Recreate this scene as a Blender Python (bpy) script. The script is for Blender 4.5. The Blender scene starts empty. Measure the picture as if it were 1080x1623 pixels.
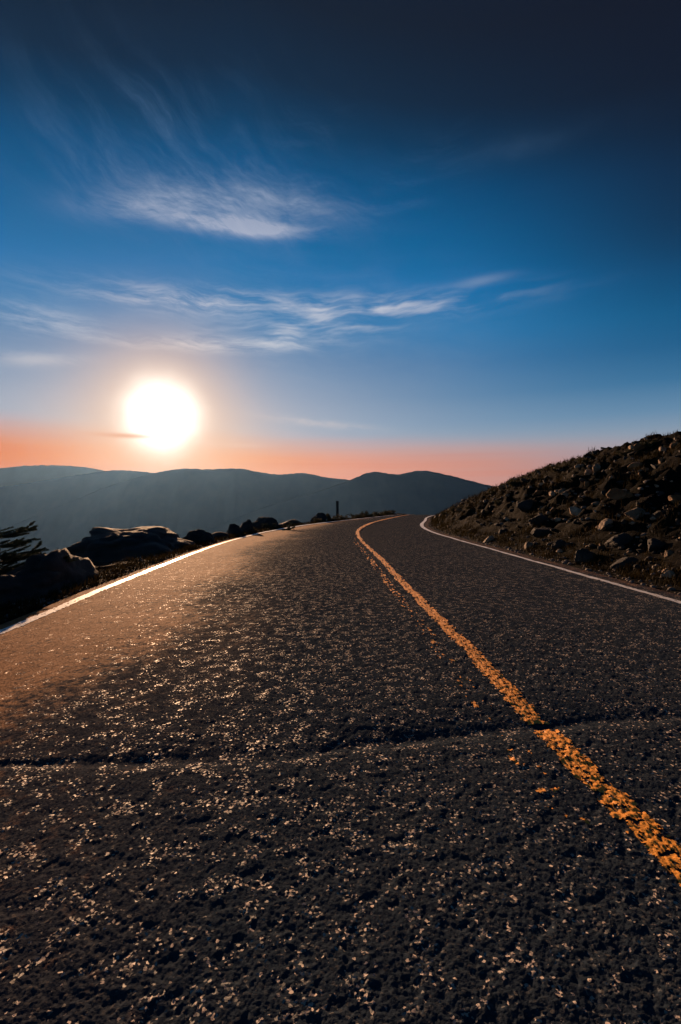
import bpy, bmesh, math, random
import numpy as np
from mathutils import Vector

SC = bpy.context.scene
COL = SC.collection
R = math.radians

# ------------------------------------------------------------------ camera
CAM_H = 1.0
cd = bpy.data.cameras.new('camera')
cam = bpy.data.objects.new('camera', cd)
COL.objects.link(cam)
cd.sensor_fit = 'VERTICAL'
cd.sensor_height = 36.0
cd.sensor_width = 24.0
cd.lens = 18.0
cd.clip_start = 0.05
cd.clip_end = 60000
cam.location = (0, 0, CAM_H)
cam.rotation_euler = (R(90 - 0.67), 0, 0)
SC.camera = cam
SC.view_settings.view_transform = 'Standard'
SC.view_settings.look = 'None'
SC.view_settings.gamma = 1.0
SC.view_settings.exposure = 0.75
SC.view_settings.use_curve_mapping = False
SC.cycles.use_denoising = True
SC.cycles.max_bounces = 5
SC.cycles.diffuse_bounces = 2
SC.cycles.glossy_bounces = 2
SC.cycles.volume_bounces = 1
SC.cycles.sample_clamp_indirect = 4.0

# ------------------------------------------------------------------ sun direction
SUN_AZ, SUN_EL = R(-19.2), R(9.4)
SUN = Vector((math.sin(SUN_AZ) * math.cos(SUN_EL), math.cos(SUN_AZ) * math.cos(SUN_EL), math.sin(SUN_EL)))


def lin(r, g, b):
    f = lambda c: (c / 255 / 12.92) if c / 255 <= 0.04045 else ((c / 255 + 0.055) / 1.055) ** 2.4
    return (f(r), f(g), f(b), 1.0)


# ------------------------------------------------------------------ tiny shader-math language
class N:
    """wraps a node socket (or number) so that shader maths can be written as an expression"""
    def __init__(s, nt, v): s.nt, s.v = nt, v

    def _m(s, op, *a, clamp=False):
        n = s.nt.nodes.new('ShaderNodeMath'); n.operation = op; n.use_clamp = clamp
        for i, x in enumerate((s,) + a):
            x = x.v if isinstance(x, N) else x
            if isinstance(x, (int, float)): n.inputs[i].default_value = x
            else: s.nt.links.new(x, n.inputs[i])
        return N(s.nt, n.outputs[0])
    def __add__(s, o): return s._m('ADD', o)
    def __radd__(s, o): return s._m('ADD', o)
    def __sub__(s, o): return s._m('SUBTRACT', o)
    def __rsub__(s, o): return N(s.nt, o)._m('SUBTRACT', s)
    def __mul__(s, o): return s._m('MULTIPLY', o)
    def __rmul__(s, o): return s._m('MULTIPLY', o)
    def __truediv__(s, o): return s._m('DIVIDE', o)
    def __pow__(s, o): return s._m('POWER', o)
    def sat(s): return s._m('ADD', 0.0, clamp=True)
    def exp(s): return s._m('EXPONENT')
    def smooth(s, a, b, lo=0.0, hi=1.0):
        n = s.nt.nodes.new('ShaderNodeMapRange'); n.interpolation_type = 'SMOOTHSTEP'
        s.nt.links.new(s.v, n.inputs[0])
        for i, x in enumerate((a, b, lo, hi)): n.inputs[i + 1].default_value = x
        return N(s.nt, n.outputs[0])


def ramp(nt, fac, stops, interp='LINEAR'):
    n = nt.nodes.new('ShaderNodeValToRGB'); cr = n.color_ramp; cr.interpolation = interp
    while len(cr.elements) > 1: cr.elements.remove(cr.elements[-1])
    for i, (p, c) in enumerate(stops):
        e = cr.elements[0] if i == 0 else cr.elements.new(p)
        e.position = p
        e.color = c if len(c) == 4 else (*c, 1)
    nt.links.new(fac.v if isinstance(fac, N) else fac, n.inputs[0])
    return n.outputs[0]


def mixc(nt, fac, a, b, mode='MIX'):
    n = nt.nodes.new('ShaderNodeMix'); n.data_type = 'RGBA'; n.blend_type = mode; n.clamp_factor = True
    for sock, x in ((n.inputs[0], fac), (n.inputs[6], a), (n.inputs[7], b)):
        x = x.v if isinstance(x, N) else x
        if isinstance(x, (int, float)): sock.default_value = x
        elif isinstance(x, (tuple, list)): sock.default_value = x if len(x) == 4 else (*x, 1)
        else: nt.links.new(x, sock)
    return n.outputs[2]


def noise(nt, vec, scale, detail=4, rough=0.5, dist=0.0, out='Fac'):
    n = nt.nodes.new('ShaderNodeTexNoise')
    n.inputs['Scale'].default_value = scale; n.inputs['Detail'].default_value = detail
    n.inputs['Roughness'].default_value = rough; n.inputs['Distortion'].default_value = dist
    if vec is not None: nt.links.new(vec.v if isinstance(vec, N) else vec, n.inputs['Vector'])
    return N(nt, n.outputs[out]) if out == 'Fac' else n.outputs[out]


def combine(nt, x, y, z):
    n = nt.nodes.new('ShaderNodeCombineXYZ')
    for i, q in enumerate((x, y, z)):
        q = q.v if isinstance(q, N) else q
        if isinstance(q, (int, float)): n.inputs[i].default_value = q
        else: nt.links.new(q, n.inputs[i])
    return n.outputs[0]


# ------------------------------------------------------------------ world: evening sky
W = bpy.data.worlds.new('World'); SC.world = W; W.use_nodes = True
nt = W.node_tree; nt.nodes.clear()
out = nt.nodes.new('ShaderNodeOutputWorld'); bg = nt.nodes.new('ShaderNodeBackground')
nt.links.new(bg.outputs[0], out.inputs[0])
tc = nt.nodes.new('ShaderNodeTexCoord')
sep = nt.nodes.new('ShaderNodeSeparateXYZ'); nt.links.new(tc.outputs['Generated'], sep.inputs[0])
dx, dy, dz = (N(nt, sep.outputs[i]) for i in range(3))
DEG = 180 / math.pi
el = dz._m('ARCSINE') * DEG
az = dx._m('ARCTAN2', dy) * DEG
sd = dx * SUN.x + dy * SUN.y + dz * SUN.z
sa = sd._m('MINIMUM', 0.99999)._m('ARCCOSINE') * DEG            # degrees away from the sun

sky = nt.nodes.new('ShaderNodeTexSky'); sky.sky_type = 'NISHITA'; sky.sun_disc = False
sky.sun_elevation = SUN_EL; sky.sun_rotation = SUN_AZ
sky.altitude = 2400; sky.air_density = 1.0; sky.dust_density = 0.6; sky.ozone_density = 4.0

# clear evening air: blue deepening upwards, zenith kept lighter for blue fill
E = (el + ((az - math.degrees(SUN_AZ) - 8.0)._m('ABSOLUTE') * 0.12)._m('MINIMUM', 6.0) * el.smooth(10, 26)) / 90.0
S = lambda d: d / 90.0
clear = ramp(nt, E, [(0, lin(150, 150, 158)), (S(6), lin(150, 160, 172)), (S(9), lin(98, 138, 170)), (S(12), lin(54, 118, 162)),
                     (S(16), lin(24, 108, 160)), (S(20), lin(6, 112, 168)), (S(25), lin(0, 106, 165)), (S(30), lin(0, 90, 144)),
                     (S(34), lin(0, 74, 122)), (S(37), lin(4, 54, 90)), (S(40), lin(13, 39, 64)), (S(45), lin(19, 31, 48)), (1, lin(26, 42, 70))])
c = mixc(nt, 0.0015, clear, sky.outputs[0])
# warm whitening round the sun
wide = ((az - math.degrees(SUN_AZ)) * (az - math.degrees(SUN_AZ)) * (-0.5 / 21.0 ** 2) + (el - 9.0) * (el - 9.0) * (-0.5 / 5.6 ** 2)).exp()
c = mixc(nt, wide * 0.6, c, lin(196, 190, 196))
# away from the sun the sky is deeper, brightened again behind for ambient fill
far = sa.smooth(30, 58) * (1.0 - sa.smooth(72, 125) * 0.85)
c = mixc(nt, far * el.smooth(6, 26) * 0.8, c, lin(20, 24, 38))
# low band of sunset colour above the ridges
topedge = el + az * 0.022 + noise(nt, combine(nt, az * 0.05, el * 0.6, 0), 1.0, 3) * 0.9
bandc = ramp(nt, (az + 60.0) / 120.0, [(0.0, lin(150, 110, 90)), (26 / 120, lin(222, 108, 0)), (36 / 120, lin(234, 120, 10)), (48 / 120, lin(238, 138, 66)),
                                       (62 / 120, lin(226, 144, 112)), (78 / 120, lin(200, 140, 126)), (92 / 120, lin(160, 142, 150)), (1.0, lin(105, 118, 140))])
streak = noise(nt, combine(nt, az * 0.03, el * 1.4, 3.1), 1.0, 3)
bandc = mixc(nt, streak.smooth(0.45, 0.75) * 0.3, bandc, lin(215, 112, 70))
front = dy.smooth(-0.2, 0.5)
band = (1.0 - topedge.smooth(4.9, 8.9)) * front
c = mixc(nt, band * 0.98, c, bandc)

# high cirrus, blown into streaks
def gauss(a0, e0, sa_, se, tilt=0.0):
    ca, sn = math.cos(R(tilt)), math.sin(R(tilt))
    p = (az - a0) * ca + (el - e0) * sn
    q = (el - e0) * ca - (az - a0) * sn
    return ((p * p) * (-0.5 / sa_ ** 2) + (q * q) * (-0.5 / se ** 2)).exp()

warp = noise(nt, combine(nt, az * 0.12, el * 0.12, 7.7), 1.0, 3, out='Color')
wsep = nt.nodes.new('ShaderNodeSeparateXYZ'); nt.links.new(warp, wsep.inputs[0])
wx, wy = (N(nt, wsep.outputs[0]) - 0.5), (N(nt, wsep.outputs[1]) - 0.5)

def streaks(tilt, along, across, seed, detail=6, rough=0.62, wamp=6.0):
    ca, sn = math.cos(R(tilt)), math.sin(R(tilt))
    a2, e2 = az + wx * wamp, el + wy * wamp * 0.6
    p = a2 * ca + e2 * sn
    q = e2 * ca - a2 * sn
    return noise(nt, combine(nt, p * along, q * across, seed), 1.0, detail, rough)

flat = streaks(-2, 0.16, 0.95, 1.0, detail=9, rough=0.66)
rise = streaks(4, 0.15, 0.85, 4.0, detail=4, rough=0.5, wamp=4)
fan = streaks(-38, 0.10, 0.42, 9.0, wamp=7, rough=0.66, detail=8)
soft = noise(nt, combine(nt, az * 0.11, el * 0.2, 2.2), 1.0, 5, 0.6)
# main cloud: a bright lower lobe, a fainter upper one, and thin wisps streaming up
main = gauss(-11.6, 28.1, 4.8, 0.55, 0) * 1.6 + gauss(-19.5, 29.2, 4.6, 0.9, 12) * 0.85 + gauss(-12, 30.0, 5.5, 1.0, 3) * 0.5 + gauss(-5, 30.4, 4.0, 0.7, -9) * 0.5
feather = streaks(-24, 0.25, 1.3, 6.0, detail=8, rough=0.66, wamp=5)
cl1 = (main * (flat.smooth(0.25, 0.65) * 0.7 + soft.smooth(0.3, 0.7) * 0.45) * feather.smooth(0.22, 0.62, 0.65, 1.2)).sat() * 0.92
wis = gauss(-17, 34, 10, 4.0) * fan.smooth(0.40, 0.9) + gauss(1, 33, 12, 3.0) * flat.smooth(0.45, 0.9) * 0.5
cl2 = (wis + gauss(-14, 31.5, 11, 2.2) * feather.smooth(0.4, 0.85) * 0.35) * soft.smooth(0.2, 0.65) * 0.75
low = gauss(3, 21.2, 8.5, 0.75, 0) * rise.smooth(0.40, 0.72) * 0.8 + gauss(-3, 19.2, 6, 0.85, 3) * rise.smooth(0.40, 0.74) * 0.8 \
    + gauss(-15, 21.0, 8, 0.8, 1) * flat.smooth(0.38, 0.72) * 0.75 + gauss(15.2, 22.9, 2.0, 0.3, 4) * 0.2 + gauss(-13, 17.0, 7, 0.5, 3) * flat.smooth(0.36, 0.7) * 0.8 \
    + gauss(-30, 17.4, 4.0, 0.8, -3) * flat.smooth(0.38, 0.72) * 0.5 + gauss(-30.5, 13.8, 2.5, 0.45, 6) * flat.smooth(0.3, 0.6) * 0.4 + gauss(20, 33.3, 5, 0.7, 1) * soft.smooth(0.3, 0.7) * 0.12 \
    + gauss(-9, 18.0, 5, 0.6, 3) * rise.smooth(0.42, 0.72) * 0.5
veil = gauss(-6, 19.5, 13, 4.0) * (flat * 0.6 + soft * 0.6).smooth(0.45, 0.85) * 0.14
thin = gauss(-2.5, 9.2, 4, 0.3, -6) * flat.smooth(0.3, 0.7) * 0.5 + gauss(-11, 6.6, 1.8, 0.2) * 0.2
cloud = (cl1 + cl2 + low * 1.25 + veil + thin).sat()
ccol = ramp(nt, E, [(0, lin(240, 200, 175)), (S(10), lin(222, 205, 196)), (S(18), lin(186, 193, 206)), (S(26), lin(176, 182, 202)), (S(34), lin(88, 120, 158)), (S(45), lin(48, 66, 96))])
c = mixc(nt, cloud, c, ccol)
# the low sun itself, with its burnt-out halo (ragged by thin cloud)
rag = noise(nt, combine(nt, az * 0.35, el * 0.35, 5.0), 1.0, 2)
sa2 = sa + (rag - 0.5) * 0.7
c = mixc(nt, gauss(math.degrees(SUN_AZ), 6.8, 8, 2.8) * 0.4, c, lin(255, 186, 120))
glow1 = (sa * sa * (-1 / (2 * 5.0 ** 2))).exp()
c = mixc(nt, glow1 * 0.9, c, lin(255, 206, 166))
bar = gauss(-23.4, 7.2, 2.0, 0.16, 0) * 0.9
disc = ((sa2 / 3.3)._m('MAXIMUM', 0.0) ** 2.6 * -1.0).exp() * (1.0 - bar)
c = mixc(nt, disc, c, (2.2, 2.0, 1.8, 1))
c = mixc(nt, bar * 0.75, c, lin(232, 160, 118))
# below the horizon: dim ground light
c = mixc(nt, el.smooth(-3, -0.5, 1, 0), c, lin(60, 70, 80))
nt.links.new(c, bg.inputs[0])
bg.inputs[1].default_value = 0.595

# ------------------------------------------------------------------ sun lamp
sl = bpy.data.lights.new('sun', 'SUN'); sl.energy = 5.0; sl.angle = R(0.6); sl.color = (1.0, 0.58, 0.32)
so = bpy.data.objects.new('sun', sl); COL.objects.link(so)
so.rotation_euler = (-SUN).to_track_quat('-Z', 'Y').to_euler()
so.location = (-20, 60, 30)

# ------------------------------------------------------------------ numpy noise
_P = np.random.RandomState(5).permutation(4096).astype(np.int64)
_GA = np.random.RandomState(6).rand(4096) * 2 * np.pi
_G3 = np.random.RandomState(7).randn(4096, 3); _G3 /= np.linalg.norm(_G3, axis=1)[:, None]


def h2(i, j): return _P[(_P[i & 4095] + j) & 4095]


def perlin2(x, y):
    xi, yi = np.floor(x).astype(np.int64), np.floor(y).astype(np.int64)
    xf, yf = x - xi, y - yi
    u, v = xf ** 3 * (xf * (xf * 6 - 15) + 10), yf ** 3 * (yf * (yf * 6 - 15) + 10)
    def g(a, b):
        t = _GA[h2(xi + a, yi + b)]
        return np.cos(t) * (xf - a) + np.sin(t) * (yf - b)
    a = g(0, 0) * (1 - u) + g(1, 0) * u
    b = g(0, 1) * (1 - u) + g(1, 1) * u
    return (a * (1 - v) + b * v) * 1.41


def fbm2(x, y, o=4, gain=0.5):
    s, a = 0, 1.0
    for k in range(o):
        s = s + a * perlin2(x * 2 ** k + 17.3 * k, y * 2 ** k - 9.1 * k); a *= gain
    return s


def perlin3(p):
    i = np.floor(p).astype(np.int64); f = p - i
    w = f ** 3 * (f * (f * 6 - 15) + 10)
    r = 0
    for a in (0, 1):
        for b in (0, 1):
            for c_ in (0, 1):
                g = _G3[_P[(h2(i[:, 0] + a, i[:, 1] + b) + i[:, 2] + c_) & 4095]]
                d = f - np.array([a, b, c_])
                ww = (w[:, 0] if a else 1 - w[:, 0]) * (w[:, 1] if b else 1 - w[:, 1]) * (w[:, 2] if c_ else 1 - w[:, 2])
                r = r + ww * (g * d).sum(1)
    return r * 1.4


def fbm3(p, o=4, gain=0.5):
    s, a = 0, 1.0
    for k in range(o):
        s = s + a * perlin3(p * 2 ** k + 5.7 * k); a *= gain
    return s


def worley2(x, y):
    """nearest and second nearest cell distance, the cell's random number and the offset from its point"""
    xi, yi = np.floor(x).astype(np.int64), np.floor(y).astype(np.int64)
    f1 = np.full(x.shape, 9.0); f2 = f1.copy(); rid = np.zeros(x.shape, dtype=np.int64); ox, oy = np.zeros(x.shape), np.zeros(x.shape)
    for a in (-1, 0, 1):
        for b in (-1, 0, 1):
            h = h2(xi + a, yi + b)
            px = xi + a + (h % 61) / 61.0 - x; py = yi + b + (h // 61) / 68.0 - y
            d = np.hypot(px, py)
            near = d < f1
            f2 = np.where(near, f1, np.minimum(f2, d))
            rid = np.where(near, h, rid); ox = np.where(near, px, ox); oy = np.where(near, py, oy)
            f1 = np.where(near, d, f1)
    return f1, f2, rid, ox, oy


def sstep(a, b, x):
    t = np.clip((x - a) / (b - a), 0, 1)
    return t * t * (3 - 2 * t)


# ------------------------------------------------------------------ mesh helpers
def mesh_obj(name, verts, faces, mat, parent=None, smooth=True):
    """faces: (n,3) or (n,4) array, or a list of such arrays"""
    fl = faces if isinstance(faces, list) else [faces]
    fl = [np.asarray(f, dtype=np.int32) for f in fl if len(f)]
    me = bpy.data.meshes.new(name)
    verts = np.asarray(verts, dtype=np.float32)
    loops = np.concatenate([f.ravel() for f in fl])
    sizes = np.concatenate([np.full(len(f), f.shape[1], dtype=np.int32) for f in fl])
    starts = np.concatenate([[0], np.cumsum(sizes)[:-1]]).astype(np.int32)
    me.vertices.add(len(verts)); me.vertices.foreach_set('co', verts.ravel())
    me.loops.add(len(loops)); me.loops.foreach_set('vertex_index', loops)
    me.polygons.add(len(sizes)); me.polygons.foreach_set('loop_start', starts); me.polygons.foreach_set('loop_total', sizes)
    me.update(calc_edges=True); me.validate()
    if smooth: me.polygons.foreach_set('use_smooth', np.ones(len(me.polygons), dtype=bool))
    me.materials.append(mat)
    o = bpy.data.objects.new(name, me); COL.objects.link(o)
    if parent: o.parent = parent
    return o


def grid_faces(nr, nc):
    i = np.arange(nr - 1)[:, None] * nc + np.arange(nc - 1)[None, :]
    return np.stack([i, i + 1, i + nc + 1, i + nc], -1).reshape(-1, 4)


def tag(o, label=None, cat=None, group=None, kind=None):
    for k, v in (('label', label), ('category', cat), ('group', group), ('kind', kind)):
        if v: o[k] = v
    return o


def empty(name, loc):
    o = bpy.data.objects.new(name, None); COL.objects.link(o); o.location = loc; o.empty_display_size = 0.2
    return o


# ------------------------------------------------------------------ materials
def new_mat(name):
    m = bpy.data.materials.new(name); m.use_nodes = True
    return m, m.node_tree, m.node_tree.nodes['Principled BSDF']


def bump(nt, b, h, strength, dist):
    n = nt.nodes.new('ShaderNodeBump'); n.inputs['Strength'].default_value = strength; n.inputs['Distance'].default_value = dist
    nt.links.new(h.v if isinstance(h, N) else h, n.inputs['Height']); nt.links.new(n.outputs[0], b.inputs['Normal'])


def pos(nt):
    g = nt.nodes.new('ShaderNodeNewGeometry')
    return g.outputs['Position']


def asphalt_mat():
    """tarry chip seal: matt binder with polished stone faces, each tilted its own way; finer along the left edge strip, where dust and painted sun sheen tint it copper"""
    m, t, b = new_mat('asphalt'); p = pos(t)
    gn = t.nodes.new('ShaderNodeNewGeometry').outputs['Normal']
    wv = noise(t, p, 90, 2, out='Color')
    wp = t.nodes.new('ShaderNodeVectorMath'); wp.operation = 'MULTIPLY_ADD'; t.links.new(wv, wp.inputs[0]); wp.inputs[1].default_value = (0.011, 0.011, 0.0); t.links.new(p, wp.inputs[2])
    v = t.nodes.new('ShaderNodeTexVoronoi'); v.inputs['Scale'].default_value = 148; t.links.new(wp.outputs[0], v.inputs['Vector'])
    cs = t.nodes.new('ShaderNodeSeparateColor'); t.links.new(v.outputs['Color'], cs.inputs[0])
    ra, rb, rc = (N(t, cs.outputs[i]) for i in range(3))
    at = t.nodes.new('ShaderNodeAttribute'); at.attribute_name = 'dust_sheen'
    dust_sheen = N(t, at.outputs['Fac'])
    n1 = noise(t, p, 1.3, 4); n2 = noise(t, p, 260, 3, 0.6)
    patch = noise(t, p, 13, 4, 0.6)
    stone = ramp(t, ra, [(0, (0.021, 0.031, 0.045)), (0.6, (0.028, 0.039, 0.055)), (0.9, (0.040, 0.049, 0.060)), (1, (0.10, 0.095, 0.09))])
    c0 = mixc(t, n1.smooth(0.35, 0.7) * 0.5, stone, (0.024, 0.034, 0.049, 1))
    pits = (noise(t, p, 24, 4, 0.6) * 0.55 + noise(t, p, 9, 3, 0.6) * 0.45 - dust_sheen * 0.30).smooth(0.22, 0.40)
    dm = (dust_sheen * 1.25 * (0.55 + 0.9 * patch)).sat() * (1.0 - pits * 0.9)
    c0 = mixc(t, dm * 0.9, c0, (0.30, 0.135, 0.052, 1))  # dusty brown pushed to copper, painting the low sun's sheen into the colour
    t.links.new(c0, b.inputs['Base Color'])
    pale = (rb + patch * 0.9 - dust_sheen * 0.1).smooth(1.385, 1.43)  # pale stone faces, colour put in to read as sun glints
    c0 = mixc(t, pale, c0, (0.42, 0.36, 0.32, 1)); t.links.new(c0, b.inputs['Base Color'])
    shiny = (ra + patch * 1.3 - dust_sheen * 0.14).smooth(1.54, 1.64)
    r = 0.95 - shiny * 0.36 - dust_sheen * 0.05
    t.links.new(r.v, b.inputs['Roughness'])
    sp = 0.0 + shiny * 0.085 + dm * 0.03
    t.links.new(sp.v, b.inputs['Specular IOR Level'])
    # facet normals
    amp = 0.30 + shiny * 0.5 + pale * 1.9
    rd = (ra * 7.13)._m('FRACT')
    tilt = combine(t, (rd - 0.5) * amp, (rc - 0.45) * amp, 0.0)
    ad = t.nodes.new('ShaderNodeVectorMath'); ad.operation = 'ADD'; t.links.new(gn, ad.inputs[0]); t.links.new(tilt, ad.inputs[1])
    nm = t.nodes.new('ShaderNodeVectorMath'); nm.operation = 'NORMALIZE'; t.links.new(ad.outputs[0], nm.inputs[0])
    bp = t.nodes.new('ShaderNodeBump'); bp.inputs['Strength'].default_value = 0.7; bp.inputs['Distance'].default_value = 0.003
    h = n2 * 0.6 + noise(t, p, 17, 3, 0.6) * 1.0
    t.links.new(h.v, bp.inputs['Height']); t.links.new(nm.outputs[0], bp.inputs['Normal']); t.links.new(bp.outputs[0], b.inputs['Normal'])
    return m


def paint_mat(name, col, dirt, rough, spec=0.5):
    m, t, b = new_mat(name); p = pos(t)
    n1 = noise(t, p, 38, 5, 0.65)
    c0 = mixc(t, n1.smooth(0.5, 0.72) * 0.8, col, dirt)
    t.links.new(c0, b.inputs['Base Color'])
    b.inputs['Roughness'].default_value = rough; b.inputs['Specular IOR Level'].default_value = spec
    bump(t, b, noise(t, p, 150, 4, 0.6), 0.6, 0.003)
    return m


def rock_mat(name, a, bcol, lich, rough=0.85):
    m, t, b = new_mat(name)
    tcn = t.nodes.new('ShaderNodeTexCoord'); p = tcn.outputs['Object']
    g = pos(t)
    n1 = noise(t, g, 2.4, 6, 0.62); n2 = noise(t, g, 22, 5, 0.65); n3 = noise(t, g, 6.5, 3, 0.5)
    c0 = mixc(t, n1.smooth(0.38, 0.64), a, bcol)
    c0 = mixc(t, n2.smooth(0.5, 0.75) * 0.6, c0, (0.02, 0.02, 0.02, 1))
    c0 = mixc(t, n3.smooth(0.6, 0.7) * n2.smooth(0.35, 0.6) * 0.7, c0, lich)
    t.links.new(c0, b.inputs['Base Color'])
    b.inputs['Roughness'].default_value = rough; b.inputs['Specular IOR Level'].default_value = 0.3
    bump(t, b, n2 * 0.7 + noise(t, g, 90, 4, 0.6) * 0.3 + n3 * 0.6, 0.85, 0.03)
    return m


def soil_mat():
    m, t, b = new_mat('soil_and_turf'); g = pos(t)
    n1 = noise(t, g, 0.5, 5, 0.6); n2 = noise(t, g, 7, 5, 0.65); n3 = noise(t, g, 60, 4, 0.6)
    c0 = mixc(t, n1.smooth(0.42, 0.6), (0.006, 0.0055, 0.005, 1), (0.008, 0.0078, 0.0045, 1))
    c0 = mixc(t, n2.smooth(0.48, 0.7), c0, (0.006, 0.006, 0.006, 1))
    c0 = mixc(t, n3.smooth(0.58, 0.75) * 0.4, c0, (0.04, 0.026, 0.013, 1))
    t.links.new(c0, b.inputs['Base Color']); b.inputs['Roughness'].default_value = 0.95
    b.inputs['Specular IOR Level'].default_value = 0.03
    bump(t, b, n2 * 0.6 + n3 * 0.4, 1.0, 0.08)
    return m


def simple_mat(name, col, rough=0.8, spec=0.3, var=None, scale=20, translucent=0):
    m, t, b = new_mat(name); g = pos(t)
    n1 = noise(t, g, scale, 4, 0.6)
    c0 = mixc(t, n1.smooth(0.35, 0.68), col, var or tuple(x * 0.6 for x in col[:3]) + (1,))
    t.links.new(c0, b.inputs['Base Color']); b.inputs['Roughness'].default_value = rough
    b.inputs['Specular IOR Level'].default_value = spec
    if translucent:
        tr = t.nodes.new('ShaderNodeBsdfTranslucent'); t.links.new(c0, tr.inputs[0])
        mx = t.nodes.new('ShaderNodeMixShader'); mx.inputs[0].default_value = translucent
        o = t.nodes['Material Output']
        t.links.new(b.outputs[0], mx.inputs[1]); t.links.new(tr.outputs[0], mx.inputs[2]); t.links.new(mx.outputs[0], o.inputs[0])
    return m


M_ASPH = asphalt_mat()
M_WHITE = paint_mat('white_road_paint', (0.84, 0.83, 0.81, 1), (0.42, 0.40, 0.38, 1), 0.5)
M_YEL = paint_mat('yellow_road_paint', (0.90, 0.37, 0.045, 1), (0.45, 0.15, 0.015, 1), 0.6, 0.25)
M_ROCK = rock_mat('granite', (0.014, 0.013, 0.012, 1), (0.055, 0.042, 0.032, 1), (0.07, 0.055, 0.02, 1))
M_ROCKD = rock_mat('dark_granite', (0.013, 0.013, 0.014, 1), (0.026, 0.024, 0.023, 1), (0.04, 0.04, 0.022, 1))
M_ROCKO = rock_mat('rusty_granite', (0.12, 0.055, 0.02, 1), (0.22, 0.11, 0.045, 1), (0.2, 0.13, 0.03, 1), 0.8)
M_ROCKL = rock_mat('pale_sunlit_granite', (0.14, 0.09, 0.055, 1), (0.42, 0.30, 0.20, 1), (0.22, 0.12, 0.03, 1))  # pale granite, colour lightened to put sun highlights on the dark slope
M_SOIL = soil_mat()
M_MTN = simple_mat('far_hazed_forest', (0.07, 0.10, 0.11, 1), 0.95, 0.1, (0.10, 0.12, 0.12, 1), 0.006)  # forest colour made paler and bluer to carry part of the haze
M_HAZED = simple_mat('far_hazed_mountain', (0.38, 0.26, 0.17, 1), 0.95, 0.1, (0.44, 0.31, 0.21, 1), 0.004)  # warm pale colour paints orange haze into the farthest ridge
M_VAL = simple_mat('valley_forest', (0.03, 0.042, 0.034, 1), 0.95, 0.1, (0.05, 0.055, 0.045, 1), 0.003)
M_GRASS = simple_mat('tundra_grass', (0.040, 0.027, 0.007, 1), 0.8, 0.05, (0.009, 0.008, 0.004, 1), 0.9, 0.18)
M_NEEDLE = simple_mat('spruce_needles', (0.02, 0.032, 0.018, 1), 0.6, 0.4, (0.035, 0.045, 0.02, 1), 8, 0.15)
M_BARK = simple_mat('bark', (0.05, 0.038, 0.03, 1), 0.9, 0.2)
M_SHRUB = simple_mat('shrub_leaves', (0.028, 0.032, 0.014, 1), 0.7, 0.3, (0.05, 0.04, 0.015, 1), 5, 0.25)
M_WOOD = simple_mat('weathered_wood', (0.045, 0.04, 0.036, 1), 0.85, 0.2)
M_GRAVEL = simple_mat('gravel', (0.16, 0.13, 0.11, 1), 0.85, 0.3, (0.07, 0.06, 0.055, 1), 40)

# ------------------------------------------------------------------ road layout (metres, y ahead of the camera)
def spline(pts):
    """C1 cubic through points, straight beyond the ends"""
    xs = np.array([p[0] for p in pts], float); ys = np.array([p[1] for p in pts], float)
    d = np.diff(ys) / np.diff(xs)
    mm = np.concatenate([[d[0]], (d[1:] + d[:-1]) / 2, [d[-1]]])
    def f(x):
        x = np.asarray(x, float)
        i = np.clip(np.searchsorted(xs, x) - 1, 0, len(xs) - 2)
        h = xs[i + 1] - xs[i]; t = (x - xs[i]) / h
        v = ((2 * t ** 3 - 3 * t ** 2 + 1) * ys[i] + (t ** 3 - 2 * t ** 2 + t) * h * mm[i]
             + (-2 * t ** 3 + 3 * t ** 2) * ys[i + 1] + (t ** 3 - t ** 2) * h * mm[i + 1])
        v = np.where(x < xs[0], ys[0] + mm[0] * (x - xs[0]), v)
        return np.where(x > xs[-1], ys[-1] + mm[-1] * (x - xs[-1]), v)
    return f


LINE_L = spline([(0, -2.84), (4.3, -2.87), (7.5, -3.12), (11, -3.3), (15, -3.38), (20, -3.12), (26, -2.3), (32, -0.95), (40, 1.2), (50, 4.1), (62, 7.6), (80, 13.5), (110, 25)])
LINE_C = spline([(0, 0.965), (1.4, 0.94), (2.3, 0.912), (4.4, 0.875), (6.6, 0.82), (10.4, 0.74), (15, 0.60), (19, 0.62), (24, 1.03), (30, 1.85), (36, 2.95), (45, 4.8), (62, 8.9), (80, 15.2), (110, 27)])
LINE_R = spline([(0, 3.66), (5.5, 3.64), (11, 3.62), (16, 3.58), (20, 3.62), (24, 3.9), (28, 4.45), (36, 5.95), (45, 7.6), (62, 11.9), (80, 18.2), (110, 30)])
EDGE_L = lambda y: LINE_L(y) - 0.20
EDGE_R = lambda y: LINE_R(y) + 0.34


def drop(y):
    """the crest: everything beyond it falls away"""
    d = np.maximum(np.asarray(y, float) - 58, 0)
    return np.where(d < 40, 0.0045 * d * d, 0.0045 * 1600 + 0.36 * (d - 40))


def crown(x, y):
    """cross fall of the road"""
    w = x - LINE_C(y)
    l = np.clip(-w, 0, 9); r = np.clip(w, 0, 9)
    return -0.012 * l - 0.012 * np.maximum(l - 2.2, 0) - 0.012 * r


def crack_y(x):
    return np.interp(x, [-6, -1.22, -0.36, 0.165, 0.86, 1.65, 6], [2.0, 2.06, 2.09, 2.2, 2.32, 2.45, 2.9]) + 0.035 * perlin2(x * 1.3 + 3.3, x * 0 + 0.5) + 0.025 * perlin2(x * 5 + 1.3, x * 0 + 2.5)


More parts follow.
